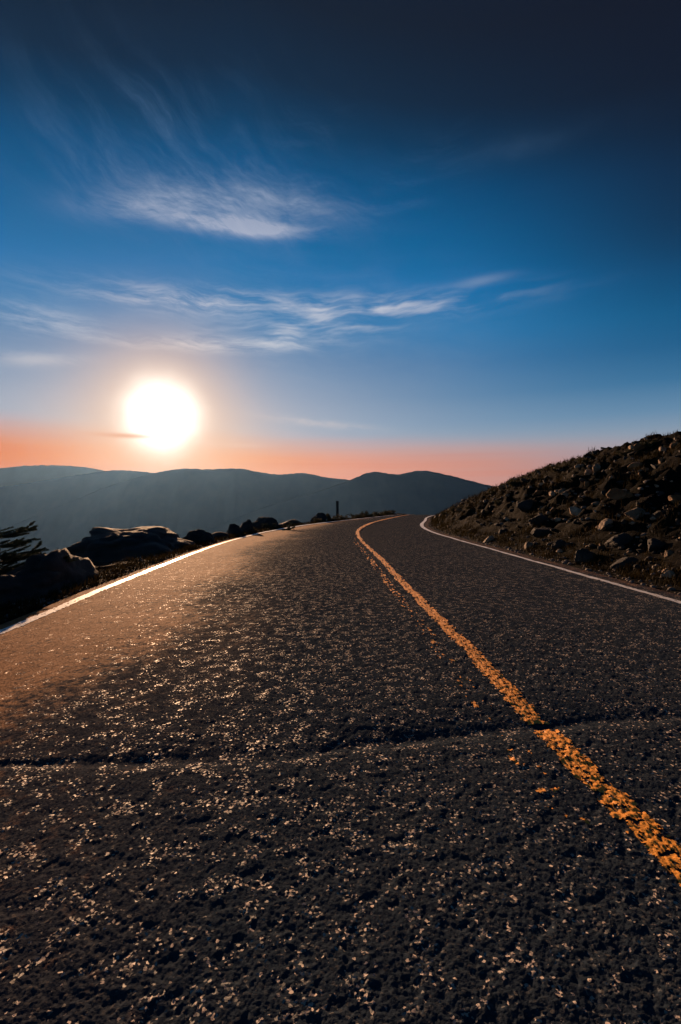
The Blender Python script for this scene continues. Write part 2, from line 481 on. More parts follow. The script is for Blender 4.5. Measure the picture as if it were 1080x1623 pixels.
def road_z(x, y, cell=None):
    """height of the worn chip-seal surface"""
    w = x - LINE_C(y)
    fade = 1.0 if cell is None else 1 - sstep(0.10, 0.40, cell)
    fade2 = 1.0 if cell is None else 1 - sstep(0.03, 0.12, cell)
    z = crown(x, y) - drop(y) + 0.008 * perlin2(x * 0.8, y * 0.5) + 0.004 * perlin2(x * 2.1, y * 1.7)
    coarse = 0.32 + 0.68 * sstep(-3.0, -1.0, w + 0.35 * perlin2(x * 0.5, y * 0.35))          # smoother towards the left edge
    coarse = coarse * (1 - 0.35 * sstep(0.5, 1.6, w))
    pit = fbm2(x * 15, y * 12, 3, 0.55)
    lump = fbm2(x * 38 + 40, y * 36, 2, 0.6)
    z = z - 0.0032 * sstep(0.05, 0.6, pit) * (0.25 + 0.75 * coarse) * fade + 0.0014 * lump * coarse * fade
    # angular stones, each with its own tilt, set in the binder
    for k, (sc, am) in enumerate(((74, 0.0013), (140, 0.0007))):
        f1, f2, rid, ox, oy = worley2(x * sc + k * 31, y * sc)
        r1 = (rid % 97) / 97.0; ang = (rid % 53) / 53.0 * 6.283; tl = 0.2 + 1.1 * ((rid % 31) / 31.0)
        stone = sstep(0.0, 0.22, f2 - f1) * np.clip(0.25 + r1 * 0.8 + tl * (np.cos(ang) * ox + np.sin(ang) * oy), 0, 1.4)
        z = z + am * stone * (0.4 + 0.6 * coarse) * fade2
    # the transverse crack: a wide slumped joint
    c_ = y - crack_y(x)
    wid = 0.055 + 0.03 * perlin2(x * 2.0, x * 0 + 8.8)
    dep = 0.7 + 0.5 * perlin2(x * 1.6 + 4, x * 0 + 3.1)
    z = z - 0.013 * dep * np.exp(-(c_ / wid) ** 2) * fade - 0.008 * dep * np.exp(-((c_ - 0.06) / 0.13) ** 2) * fade
    return z


# ------------------------------------------------------------------ terrain
def terrain_z(x, y):
    dr = x - EDGE_R(y); dl = EDGE_L(y) - x
    base = -drop(y)
    e = np.maximum(dr - 0.25, 0)
    hill = np.where(e < 7, 0.445 * e, 3.115 + 1.22 * (1 - np.exp(-(e - 7) * 0.368)) + 0.055 * np.maximum(e - 9, 0))
    rough_r = sstep(0.3, 2.2, dr)
    hill = hill + rough_r * (0.30 * fbm2(x * 0.32, y * 0.32, 4, 0.55) + 0.30 * np.abs(fbm2(x * 1.1 + 9, y * 1.1, 3)) + 0.10 * fbm2(x * 3.4, y * 3.4, 3) + 0.38 * (0.45 - np.abs(perlin2(x * 0.75 + 5, y * 0.5 + 2)) * 1.6) - 0.12)
    q = np.maximum(dl - 0.25, 0)
    left = -np.where(q < 1.5, 0.10 * q, 0.15 + 0.42 * (q - 1.5))
    left = left + sstep(0.1, 1.5, dl) * (0.10 * fbm2(x * 0.9, y * 0.9, 4) + 0.02 * fbm2(x * 5, y * 5, 2))
    under = (dr < 0) & (dl < 0)
    edge = 0.012 * fbm2(x * 7, y * 7, 3) - 0.012
    z = np.where(dr > 0, hill, np.where(dl > 0, left, 0.0)) + np.where(under, -0.30 * sstep(0, 0.25, np.minimum(-dr, -dl)) - 0.10, edge) + base
    xe = np.clip(x, EDGE_L(y), EDGE_R(y))
    z = z + crown(xe, y)
    big = np.hypot(x, y - 20)
    z = z + sstep(60, 400, big) * 18 * fbm2(x * 0.006, y * 0.006, 4)
    return np.maximum(z, -480 + 25 * fbm2(x * 0.002, y * 0.002, 3))


def axis(lo, hi, fine_lo, fine_hi, step, growth=1.09):
    a = list(np.arange(fine_lo, fine_hi, step))
    s, v = step, a[-1]
    while v < hi: s *= growth; v += s; a.append(v)
    s, v, pre = step, a[0], []
    while v > lo: s *= growth; v -= s; pre.append(v)
    return np.array(pre[::-1] + a)


ax = axis(-1800, 1500, -7, 14, 0.075)
ys = [2.0]
while ys[-1] < 80: ys.append(ys[-1] + max(0.07, ys[-1] * 0.009))
s = ys[-1] - ys[-2]
while ys[-1] < 2200: s *= 1.08; ys.append(ys[-1] + s)
pre, s, v = [], 0.07, 2.0
while v > -600: s *= 1.12; v -= s; pre.append(v)
ay = np.array(pre[::-1] + ys)
# the columns follow the bends of the road
GX, GY = np.meshgrid(ax, ay)
bend = (LINE_C(np.clip(GY, 0, 110)) - 0.8) * np.exp(-np.abs(GX) / 120)
GX = GX + bend
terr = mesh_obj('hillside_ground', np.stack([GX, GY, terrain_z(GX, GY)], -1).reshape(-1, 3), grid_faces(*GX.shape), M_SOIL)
tag(terr, 'dark rocky mountainside ground rising right of the road', kind='structure')

vx = np.linspace(-8000, 8000, 200); vy = np.linspace(-1000, 7100, 130)
VX, VY = np.meshgrid(vx, vy)
val = mesh_obj('valley_floor', np.stack([VX, VY, -490 + 40 * fbm2(VX * 0.0008, VY * 0.0008, 5)], -1).reshape(-1, 3), grid_faces(*VX.shape), M_VAL)
tag(val, 'hazy forested valley floor below the mountains', kind='structure')

# ------------------------------------------------------------------ road surface
F = 511.0
rows = list(np.linspace(-14, 0.4, 60)) + list(np.arange(0.412, 0.95, 0.012))
k = F / 0.95
while True:
    k -= 1.0 if k < 250 else 1.25
    y_ = F / k
    if y_ > 60 or k < 6: break
    rows.append(y_)
rows += list(np.arange(rows[-1] + 1.2, 112, 1.2))
RY = np.array(rows)
span = np.maximum(np.abs(RY), 0.95) * 0.80
l_, r_ = EDGE_L(RY), EDGE_R(RY)
ml, mr = np.maximum(l_ + 0.25, -span), np.minimum(r_ - 0.25, span)
ml, mr = np.minimum(ml, mr - 0.5), np.maximum(mr, ml + 0.5)
NM = 700
t1 = np.linspace(0, 1, 26)[:-1]; t2 = np.linspace(0, 1, NM); t3 = np.linspace(0, 1, 26)[1:]
RX = np.concatenate([l_[:, None] + (ml - l_)[:, None] * t1, ml[:, None] + (mr - ml)[:, None] * t2, mr[:, None] + (r_ - mr)[:, None] * t3], 1)
RYY = np.repeat(RY[:, None], RX.shape[1], 1)
cell = np.maximum(np.gradient(RYY, axis=0) * 0.6, np.gradient(RX, axis=1))
RZ = road_z(RX, RYY, cell)
# ragged pavement edge
RX[:, 0] += 0.05 * fbm2(RY * 1.7, RY * 0 + 3, 4) - 0.02; RX[:, -1] += 0.06 * fbm2(RY * 1.7, RY * 0 + 7, 4) + 0.02
RZ[:, 0] -= 0.06; RZ[:, -1] -= 0.06
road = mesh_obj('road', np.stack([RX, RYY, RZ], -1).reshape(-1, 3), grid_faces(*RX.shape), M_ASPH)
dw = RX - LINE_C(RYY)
dust_sheen = (1 - sstep(-3.5, -1.1, dw + 0.5 * fbm2(RX * 0.7, RYY * 0.35, 4))) + 0.5 * sstep(2.75, 3.1, dw + 0.12 * fbm2(RX * 3, RYY * 1.5, 3))  # painted sun sheen with dust on the left, verge dust on the right
da = road.data.attributes.new('dust_sheen', 'FLOAT', 'POINT'); da.data.foreach_set('value', np.clip(dust_sheen, 0, 1).astype(np.float32).ravel())
tag(road, 'worn dark asphalt mountain road curving over a crest', kind='structure')


def marking(name, line, width, mat, keep, y0=0.5, y1=75, lift=0.003, nc=26, rumple=0.0, far_wide=0.9):
    yy = [y0]
    while yy[-1] < y1: yy.append(yy[-1] + max(0.006, yy[-1] * yy[-1] / F * 0.8) if yy[-1] < 40 else yy[-1] + 2)
    yy = np.array(yy)
    tt = np.linspace(-0.5, 0.5, nc)
    X = line(yy)[:, None] + (width * (1 + far_wide * sstep(13, 30, yy)))[:, None] * tt[None]
    Y = np.repeat(yy[:, None], nc, 1)
    cl = np.maximum(np.gradient(Y, axis=0) * 0.6, width / nc)
    Z = road_z(X, Y, cl) + lift + 0.018 * sstep(8, 30, Y) + rumple * fbm2(X * 42, Y * 34, 3, 0.6) * (1 - sstep(0.03, 0.12, cl))
    fc = grid_faces(*X.shape)
    cx, cy = X.ravel()[fc].mean(1), Y.ravel()[fc].mean(1)
    tcn = (cx - line(cy)) / (width * (1 + far_wide * sstep(13, 30, cy)))
    fc = fc[keep(cx, cy, tcn)]
    used, inv = np.unique(fc, return_inverse=True)
    V = np.stack([X, Y, Z], -1).reshape(-1, 3)[used]
    return mesh_obj(name, V, inv.reshape(-1, 4), mat, road)


def keep_white(x, y, t):
    return (np.abs(t) + 0.10 * fbm2(x * 25, y * 25, 3) < 0.44) & (fbm2(x * 45 + 5, y * 45, 3) > -0.62)


def keep_yellow(x, y, t):
    wob = 0.12 * fbm2(y * 3.1, y * 0 + 1.5, 3)
    chip = fbm2(x * 34 + 9, y * 27, 4, 0.65)
    return (np.abs(t + wob) + 0.22 * fbm2(x * 18, y * 18, 3) < 0.40) & (chip > -0.40 + 0.1 * sstep(3, 1.2, y)) & (np.abs(y - crack_y(x)) > 0.035)


def keep_ghost(x, y, t):
    return (np.abs(t) < 0.45) & (fbm2(x * 20 + 31, y * 16, 4, 0.6) > 0.36 + 0.25 * sstep(7, 3, y)) & (y < 16) & (y > 1.6)


marking('edge_line', LINE_L, 0.125, M_WHITE, keep_white, far_wide=1.7)
marking('edge_line', LINE_R, 0.115, M_WHITE, keep_white)
marking('centre_line', LINE_C, 0.128, M_YEL, keep_yellow, nc=52, lift=0.004, rumple=0.0025)
g_ = marking('worn_centre_line', lambda y: LINE_C(y) - 0.20, 0.11, M_YEL, keep_ghost, y1=17, rumple=0.003)
g_['label'] = 'faint worn remains of an older yellow line'

# ------------------------------------------------------------------ far mountains
PXF = 811.0
def ridge(name, dist, pts, label, depth, spur, seed, foot=-470, mat=None):
    """pts: skyline in degrees-like units (pixel of the photograph) turned into metres at its distance"""
    xs = np.array([(p[0] - 540) / PXF * dist for p in pts]); zs = np.array([(802 - p[1]) / PXF * dist + CAM_H for p in pts])
    sk = spline(list(zip(xs, zs)))
    X = np.linspace(xs[0], xs[-1], 420); v = np.concatenate([np.linspace(-1, 0, 60), np.linspace(0, 1, 24)[1:]])
    GX, GV = np.meshgrid(X, v)
    wob = 0.10 * depth * fbm2(GX / depth * 1.5 + seed, GX * 0 + seed, 3)
    Y = dist + GV * depth + wob * sstep(0, 0.15, np.abs(GV)) 
    top = sk(GX) + dist * 0.0010 * fbm2(GX / dist * 90 + seed, GX * 0, 5, 0.6)
    t = np.abs(GV)
    prof = (1 - t) ** 1.25
    rid = np.abs(fbm2(GX / depth * 2.6 + seed, Y / depth * 0.9, 5, 0.55))
    z = foot + (top - foot) * prof - spur * rid * np.sin(np.pi * np.clip(t, 0, 1)) ** 0.8
    o = mesh_obj(name, np.stack([GX, Y, z], -1).reshape(-1, 3), grid_faces(*GX.shape), mat or M_MTN)
    return tag(o, label, kind='structure')


ridge('mountain', 5300, [(-900, 770), (-500, 752), (-200, 748), (0, 742), (50, 738), (130, 740), (175, 748), (260, 768), (420, 780), (700, 790), (1000, 795)], 'faintest far ridge at the left edge, sunk in orange haze', 700, 60, 3.1, mat=M_HAZED)
ridge('mountain', 4500, [(-900, 800), (-500, 795), (-200, 788), (0, 772), (60, 763), (130, 752), (185, 745.5), (230, 748), (300, 757), (420, 775), (640, 790), (1000, 800)], 'pale left ridge between the far ridge and the central one', 650, 70, 11.7)
ridge('mountain', 3500, [(-300, 880), (0, 838), (100, 800), (180, 768), (245, 750), (290, 743), (330, 744), (382, 743), (410, 748), (440, 752), (482, 750), (520, 757), (560, 761), (640, 772), (800, 790), (1100, 810)], 'broad central mountain ridge under the sun', 650, 80, 23.9)
ridge('mountain', 2700, [(100, 900), (300, 850), (430, 800), (500, 780), (552, 762), (590, 748), (628, 752), (668, 746), (710, 753), (770, 768), (830, 779), (950, 790), (1200, 800), (1700, 800)], 'dark nearer mountain with twin humps behind the crest', 600, 60, 37.2)

# ------------------------------------------------------------------ haze in the valley air
hx0, hx1, hy0, hy1, hz0, hz1 = -8200, 8200, -1200, 7300, -620, 445
hv = [(x, y, z) for z in (hz0, hz1) for y in (hy0, hy1) for x in (hx0, hx1)]
hm = bpy.data.materials.new('haze_air'); hm.use_nodes = True; t = hm.node_tree; t.nodes.clear()
ho = t.nodes.new('ShaderNodeOutputMaterial'); pv = t.nodes.new('ShaderNodeVolumePrincipled')
pv.inputs['Color'].default_value = (0.25, 0.53, 1.0, 1); pv.inputs['Density'].default_value = 1.3e-5; pv.inputs['Anisotropy'].default_value = 0.68
t.links.new(pv.outputs[0], ho.inputs['Volume'])
hz = mesh_obj('haze', hv, np.array([(0, 2, 3, 1), (4, 5, 7, 6), (0, 1, 5, 4), (2, 6, 7, 3), (0, 4, 6, 2), (1, 3, 7, 5)]), hm, smooth=False)
tag(hz, 'thin blue evening haze filling the valley', kind='stuff')

# ------------------------------------------------------------------ rocks
def ico(sub):
    bm = bmesh.new(); bmesh.ops.create_icosphere(bm, subdivisions=sub, radius=1)
    v = np.array([q.co[:] for q in bm.verts]); f = np.array([[q.index for q in p.verts] for p in bm.faces]); bm.free()
    return v / np.linalg.norm(v, axis=1)[:, None], f


ICO = {s: ico(s) for s in (2, 3, 4, 5)}


def rock_mesh(name, seed, sub, mat, dims=(1, 1, 1), facets=13, rough=0.10, soft=14.0, planes=None, smooth=True):
    rs = np.random.RandomState(seed)
    d, f = ICO[sub]
    n = rs.randn(facets, 3); n /= np.linalg.norm(n, axis=1)[:, None]
    h = 0.72 + 0.35 * rs.rand(facets)
    if planes is not None:
        pl = np.array(planes, float); n = np.concatenate([pl[:, :3] / np.linalg.norm(pl[:, :3], axis=1)[:, None], n]); h = np.concatenate([pl[:, 3], h + 0.25])
    q = np.maximum(d @ n.T, 0.02) / h
    r = 1.0 / (np.sum(q ** soft, 1) ** (1 / soft))
    r = np.minimum(r, 1.35)
    p = d * r[:, None]
    p = p * (1 + rough * fbm3(d * 1.8 + seed, 4, 0.55))[:, None]
    p = p - 0.02 * (np.abs(fbm3(p * 3.5 + seed, 3)) < 0.06)[:, None] * d
    p *= np.array(dims)
    me = bpy.data.meshes.new(name)
    me.from_pydata(p.tolist(), [], f.tolist()); me.update()
    me.polygons.foreach_set('use_smooth', np.full(len(me.polygons), smooth))
    me.materials.append(mat)
    return me


def px_ray(px, py):
    return (px - 540) / PXF, (802 - py) / PXF


def on_ground(px, py, ymin=3, ymax=75):
    """the ground point seen at a pixel of the photograph"""
    u, v = px_ray(px, py)
    yy = np.arange(ymin, ymax, 0.04)
    d = CAM_H + v * yy - terrain_z(u * yy, yy)
    hit = np.where(d < 0)[0]
    y = yy[hit[0]] if len(hit) else ymax
    return u * y, y


def put_rock(me, name, x, y, scale, rot, sink=0.25, label=None, group=None, tilt=(0, 0)):
    o = bpy.data.objects.new(name, me); COL.objects.link(o)
    zmin = min(v.co.z for v in me.vertices) * scale
    gz = float(terrain_z(np.array([x]), np.array([y]))[0])
    hgt = (max(v.co.z for v in me.vertices) * scale - zmin)
    o.location = (x, y, gz - zmin - sink * hgt); o.scale = (scale,) * 3; o.rotation_euler = (tilt[0], tilt[1], rot)
    return tag(o, label, 'rock', group)


# --- left edge of the road: boulders standing on the brink
def left_boulder(name, seed, px0, px1, ptop, y, depth, label, mat=M_ROCKD, sub=4, facets=13, rot=0, sink=0.75, planes=None, group='boulders on the left brink', cat='boulder'):
    yy = np.arange(4, 60, 0.02); y = float(yy[np.argmax((px1 - 540) / PXF * yy < EDGE_L(yy) - 0.28)]) if px1 > 60 else y
    x0, x1 = (px0 - 540) / PXF * y, (px1 - 540) / PXF * y
    top = CAM_H + (802 - ptop) / PXF * y
    cx = (x0 + x1) / 2
    gz = float(terrain_z(np.array([cx]), np.array([y]))[0])
    me = rock_mesh(name, seed, sub, mat, (1, 1, 1), facets if planes else 7 + seed % 3, rough=0.20, soft=40, planes=planes)
    co = np.array([v.co[:] for v in me.vertices])
    co -= (co.max(0) + co.min(0)) / 2
    h = max(top - gz, 0.08) * (1 + sink)
    co *= np.array([x1 - x0, depth, h]) / (co.max(0) - co.min(0))
    me.vertices.foreach_set('co', co.astype(np.float32).ravel()); me.update()
    o = bpy.data.objects.new(name, me); COL.objects.link(o)
    o.location = (cx, y, top - h / 2)
    return tag(o, label, cat, group)


left_boulder('boulder', 11, 112, 306, 835, 8.6, 4.0, 'largest flat-topped dark boulder beside the left white line', sub=5, facets=12, sink=0.9, planes=[(0.05, -0.5, 1, 0.74), (-1, -0.2, 0.35, 0.95), (1, -0.1, 0.45, 1.05), (0, -1, 0.5, 0.9), (-0.5, -0.6, 0.75, 1.0)])
left_boulder('boulder', 23, 72, 134, 867, 7.2, 1.6, 'rounded boulder with pale cracked side, left of the largest boulder', M_ROCKD, 4, 12)
left_boulder('boulder', 31, -40, 98, 896, 6.4, 2.0, 'low broad dark boulder below the spruce branches', M_ROCKD, 5, 12)
left_boulder('boulder', 37, -90, 2, 955, 5.6, 0.5, 'small dark rock nearest the camera at the left edge', M_ROCKD, 4, 10)
left_boulder('boulder', 41, 290, 342, 838, 10.8, 0.7, 'small rounded rock touching the right end of the largest boulder', M_ROCKD, 4, 11)
left_boulder('boulder', 43, 330, 366, 843, 12.6, 0.6, 'low rock in the gap right of the small rounded rock', M_ROCKD, 3, 11)
left_boulder('boulder', 47, 358, 386, 830, 14.5, 0.6, 'pointed rock at the start of the low rock row', M_ROCKD, 3, 10)
left_boulder('boulder', 53, 380, 402, 823, 16.5, 0.6, 'square-topped rock behind the pointed rock', M_ROCKD, 3, 10)
left_boulder('boulder', 59, 396, 448, 819, 18.5, 1.2, 'long low rock in the row before the seedling spruce', M_ROCKD, 4, 13)
left_boulder('boulder', 61, 440, 486, 823, 21.5, 1.0, 'low rock at the foot of the seedling spruce', M_ROCKD, 3, 12)
left_boulder('boulder', 67, 492, 520, 812, 26.5, 0.8, 'dome-shaped boulder left of the wooden post', M_ROCKD, 4, 12)
left_boulder('boulder', 71, 516, 534, 822, 29.0, 0.5, 'tiny low rock between the dome-shaped boulder and the post', M_ROCKD, 3, 12)

# --- right hillside: rocks that can be told apart in the photograph
rnd = random.Random(4)
HR = [  # px, py, size px, material, label
    (980, 790, 40, M_ROCKO, 'big rounded rust-coloured boulder high on the right hillside'),
    (1008, 740, 26, M_ROCKO, 'upper orange rock below the skyline at the right'),
    (948, 745, 20, M_ROCKL, 'pale flat rock left of the upper orange rock'),
    (1072, 795, 26, M_ROCKO, 'rust-coloured boulder cut by the right picture edge'),
    (960, 835, 40, M_ROCKL, 'jagged pale-edged rock in the middle of the hillside'),
    (1005, 818, 34, M_ROCKL, 'pale cracked slab right of the jagged rock'),
    (1046, 820, 34, M_ROCK, 'cracked grey boulder beside the right edge, mid slope'),
    (980, 862, 48, M_ROCKD, 'long dark slab with a bright upper edge'),
    (1040, 870, 42, M_ROCKD, 'large dark boulder right of the long slab'),
    (925, 888, 44, M_ROCK, 'brown rock standing beside the right white line'),
    (990, 897, 44, M_ROCKD, 'rounded dark rock near the road, right of the brown rock'),
    (1062, 915, 26, M_ROCKL, 'small pale rock at the foot of slope by right edge'),
    (1062, 880, 20, M_ROCKL, 'small tan stone above the pale rock at the edge'),
    (775, 858, 22, M_ROCKL, 'white-topped rock leaning at the road edge'),
    (800, 845, 22, M_ROCKD, 'dark rock behind the white-topped leaning rock'),
    (852, 830, 40, M_ROCKD, 'rounded dark outcrop with an orange rim in mid slope'),
    (835, 805, 34, M_ROCKD, 'dark outcrop above the orange-rimmed one'),
    (860, 848, 34, M_ROCKD, 'smooth dark boulder low on the slope with blue sheen'),
    (912, 815, 30, M_ROCKL, 'narrow sloping pale ledge rock left of the rust boulder'),
    (898, 785, 20, M_ROCKL, 'upright narrow light rock on the upper slope'),
    (855, 782, 18, M_ROCKO, 'small orange block on the upper slope'),
    (797, 774, 14, M_ROCKO, 'tiny orange stone near the left end of the skyline'),
    (918, 742, 16, M_ROCKL, 'thin white stone just under the skyline'),
    (935, 752, 18, M_ROCKL, 'pair-topped light stone below the thin white one'),
    (1010, 712, 20, M_ROCKO, 'rust slab breaking the skyline at the right'),
    (1068, 708, 18, M_ROCKO, 'orange rock at the top right corner of the hill'),
    (885, 868, 30, M_ROCKD, 'dark stone between the smooth boulder and brown rock'),
    (838, 868, 20, M_ROCKL, 'small light rock by the verge in mid bend'),
]
for i, (px, py, sz, mt, lab) in enumerate(HR):
    x, y = on_ground(px, py)
    s = sz / PXF * y * (0.37 if sz < 38 else 0.32)
    me = rock_mesh('hillside_rock', 200 + i, 4 if sz > 24 else 3, mt, (rnd.uniform(0.9, 1.35), rnd.uniform(0.7, 1.0), rnd.uniform(0.6, 0.85)), rnd.randint(8, 12), 0.09, 60, smooth=False)
    put_rock(me, 'hillside_rock', x, y, s, rnd.uniform(-0.6, 0.6), 0.42, lab, 'distinct rocks on the right hillside', (rnd.uniform(-0.2, 0.2), rnd.uniform(-0.35, 0.1)))

# --- the many small rocks of the slope
protos = [rock_mesh('slope_stone', 400 + i, 3, (M_ROCKL, M_ROCKD, M_ROCKD, M_ROCK, M_ROCKL, M_ROCKO, M_ROCKD, M_ROCK)[i % 8], (rnd.uniform(0.9, 1.5), rnd.uniform(0.6, 1.0), rnd.uniform(0.45, 0.9)), rnd.randint(7, 11), 0.09, 60, smooth=False) for i in range(16)]
cnt = 0
while cnt < 280:
    px = rnd.uniform(690, 1130); py = rnd.uniform(695, 940)
    x, y = on_ground(px, py, 4, 74)
    if y > 70 or x < float(EDGE_R(y)) + 0.45: continue
    s = rnd.uniform(2.5, 8.5) * rnd.uniform(0.6, 1.25) / PXF * y * 0.6
    s = min(s, 0.42)
    pm = rnd.choice(protos)
    tone = {'granite': 'brown-grey', 'dark_granite': 'near-black', 'rusty_granite': 'rust-coloured', 'pale_sunlit_granite': 'pale tan'}[pm.materials[0].name]
    put_rock(pm, 'slope_stone', x, y, s, rnd.uniform(0, 6.28), 0.4, 'small %s stone among the larger rocks of the right hillside' % tone, 'small %s stones of the right hillside' % tone, (rnd.uniform(-0.4, 0.4), rnd.uniform(-0.4, 0.4)))
    cnt += 1

# --- rubble: uncountable chips on both verges and the slope
def rubble():
    rs = np.random.RandomState(9)
    d, f = ICO[2]
    V, Fc, off = [], [], 0
    shapes = []
    for s in range(10):
        n = rs.randn(8, 3); n /= np.linalg.norm(n, axis=1)[:, None]
        q = np.maximum(d @ n.T, 0.02) / (0.7 + 0.4 * rs.rand(8))
        r = np.minimum(1 / (np.sum(q ** 14, 1) ** (1 / 14)), 1.4)
        shapes.append(d * r[:, None] * np.array([1, 0.8, 0.55]))
    n = 2600
    y = 4 * (15.0 ** rs.rand(n)); side = rs.rand(n); g = np.abs(rs.randn(n)); u = rs.rand(n)
    x = np.where(side < 0.2, EDGE_L(y) - 0.02 - g * 0.5, np.where(side < 0.45, EDGE_R(y) + 0.02 + g * 0.25, EDGE_R(y) + 0.3 + u * 10))
    z = terrain_z(x, y)
    s = (0.008 + 0.03 * rs.rand(n) ** 2) * (1 + np.where(side >= 0.45, y / 14, y / 40))
    a = rs.rand(n) * 6.28
    for i in range(n):
        ca, sa_ = math.cos(a[i]), math.sin(a[i])
        p = shapes[i % 10] * s[i]
        p = np.stack([p[:, 0] * ca - p[:, 1] * sa_, p[:, 0] * sa_ + p[:, 1] * ca, p[:, 2]], 1)
        V.append(p + np.array([x[i], y[i], z[i] + s[i] * 0.1])); Fc.append(f + off); off += len(d)
    o = mesh_obj('gravel', np.concatenate(V), np.concatenate(Fc), M_GRAVEL, smooth=False)
    tag(o, 'loose gravel and stone chips along both verges', 'gravel', kind='stuff')


rubble()

# ------------------------------------------------------------------ tundra grass
def grass():
    rs = np.random.RandomState(21)
    n = 9000
    y = 3.5 * (20.0 ** rs.rand(n)); side = rs.rand(n); g = np.abs(rs.randn(n)); u = rs.rand(n)
    x = np.where(side < 0.18, EDGE_L(y) - 0.02 - g * 0.45, np.where(side < 0.32, EDGE_R(y) + 0.22 + g * 0.35, EDGE_R(y) + 0.4 + u * 11))
    ok = (side < 0.32) | (perlin2(x * 0.45, y * 0.3 + 4) > 0.05 - 0.45 * (y > 24))
    x, y, side = x[ok], y[ok], side[ok]
    k = 7
    side = np.repeat(side, k); x = np.repeat(x, k); y = np.repeat(y, k); n = len(x)
    big = 1 + y / 22
    x = x + rs.randn(n) * 0.035 * big; y = y + rs.randn(n) * 0.035 * big
    z = terrain_z(x, y)
    a = rs.rand(n) * 6.28; lean = 0.25 + 0.5 * rs.rand(n); h = (0.05 + 0.08 * rs.rand(n)) * big * np.where(side < 0.32, 0.6, 1)
    w = 0.004 * big; dx_, dy_ = np.cos(a), np.sin(a)
    P = lambda f, ww, hh: np.stack([x + dx_ * h * lean * f - dy_ * w * ww, y + dy_ * h * lean * f + dx_ * w * ww, z + hh], 1)
    V = [np.stack([P(0, 1, -0.02), P(0, -1, -0.02), P(0.4, 0.7, h * 0.6), P(0.4, -0.7, h * 0.6), P(1, 0, h)], 1).reshape(-1, 3)]
    b = np.arange(n)[:, None] * 5
    Fc = [b + np.array([0, 1, 3]), b + np.array([0, 3, 2]), b + np.array([2, 3, 4])]
    o = mesh_obj('tundra_grass', np.concatenate(V), np.concatenate(Fc), M_GRASS, smooth=False)
    tag(o, 'short yellow-brown tundra grass on the verges and hillside', 'grass', kind='stuff')


grass()

# ------------------------------------------------------------------ spruce at the left edge
def tube(path, rad, n=6):
    path = np.asarray(path, float); m = len(path)
    tng = np.gradient(path, axis=0); tng /= np.linalg.norm(tng, axis=1)[:, None] + 1e-9
    ref = np.where(np.abs(tng[:, 2:3]) > 0.9, np.array([[1.0, 0, 0]]), np.array([[0, 0, 1.0]]))
    a = np.cross(tng, ref); a /= np.linalg.norm(a, axis=1)[:, None]; b = np.cross(tng, a)
    th = np.arange(n) / n * 2 * np.pi
    v = path[:, None] + np.asarray(rad)[:, None, None] * (np.cos(th)[None, :, None] * a[:, None] + np.sin(th)[None, :, None] * b[:, None])
    i = np.arange(m - 1)[:, None] * n; j = np.arange(n)[None]; j2 = (j + 1) % n
    f = np.stack([i + j, i + j2, i + n + j2, i + n + j], -1).reshape(-1, 4)
    return v.reshape(-1, 3), f


class MB:
    def __init__(s): s.V, s.Q, s.T, s.n = [], [], [], 0
    def add(s, v, q=None, t=None):
        if q is not None: s.Q.append(np.asarray(q) + s.n)
        if t is not None: s.T.append(np.asarray(t) + s.n)
        s.V.append(v); s.n += len(v)
    def build(s, name, mat, parent=None, smooth=False):
        fl = ([np.concatenate(s.Q)] if s.Q else []) + ([np.concatenate(s.T)] if s.T else [])
        return mesh_obj(name, np.concatenate(s.V), fl, mat, parent, smooth)


def needles(mb, path, length, rs, per, spread=1.0):
    """flat little needle blades all round a twig"""
    path = np.asarray(path); seg = len(path) - 1
    k = per
    t = rs.rand(k) * seg; i = np.minimum(t.astype(int), seg - 1); f = (t - i)[:, None]
    p = path[i] * (1 - f) + path[i + 1] * f
    d = path[i + 1] - path[i]; d /= np.linalg.norm(d, axis=1)[:, None] + 1e-9
    r = rs.randn(k, 3); r -= (r * d).sum(1)[:, None] * d; r /= np.linalg.norm(r, axis=1)[:, None] + 1e-9
    r[:, 2] *= 0.55
    nd = d * 0.75 + r * spread; nd /= np.linalg.norm(nd, axis=1)[:, None]
    s = np.cross(nd, rs.randn(k, 3)); s /= np.linalg.norm(s, axis=1)[:, None] + 1e-9
    L = length * (0.7 + 0.6 * rs.rand(k))[:, None]; w = length * 0.11
    v = np.stack([p - s * w, p + s * w, p + nd * L], 1).reshape(-1, 3)
    mb.add(v, t=np.arange(k)[:, None] * 3 + np.array([0, 1, 2]))


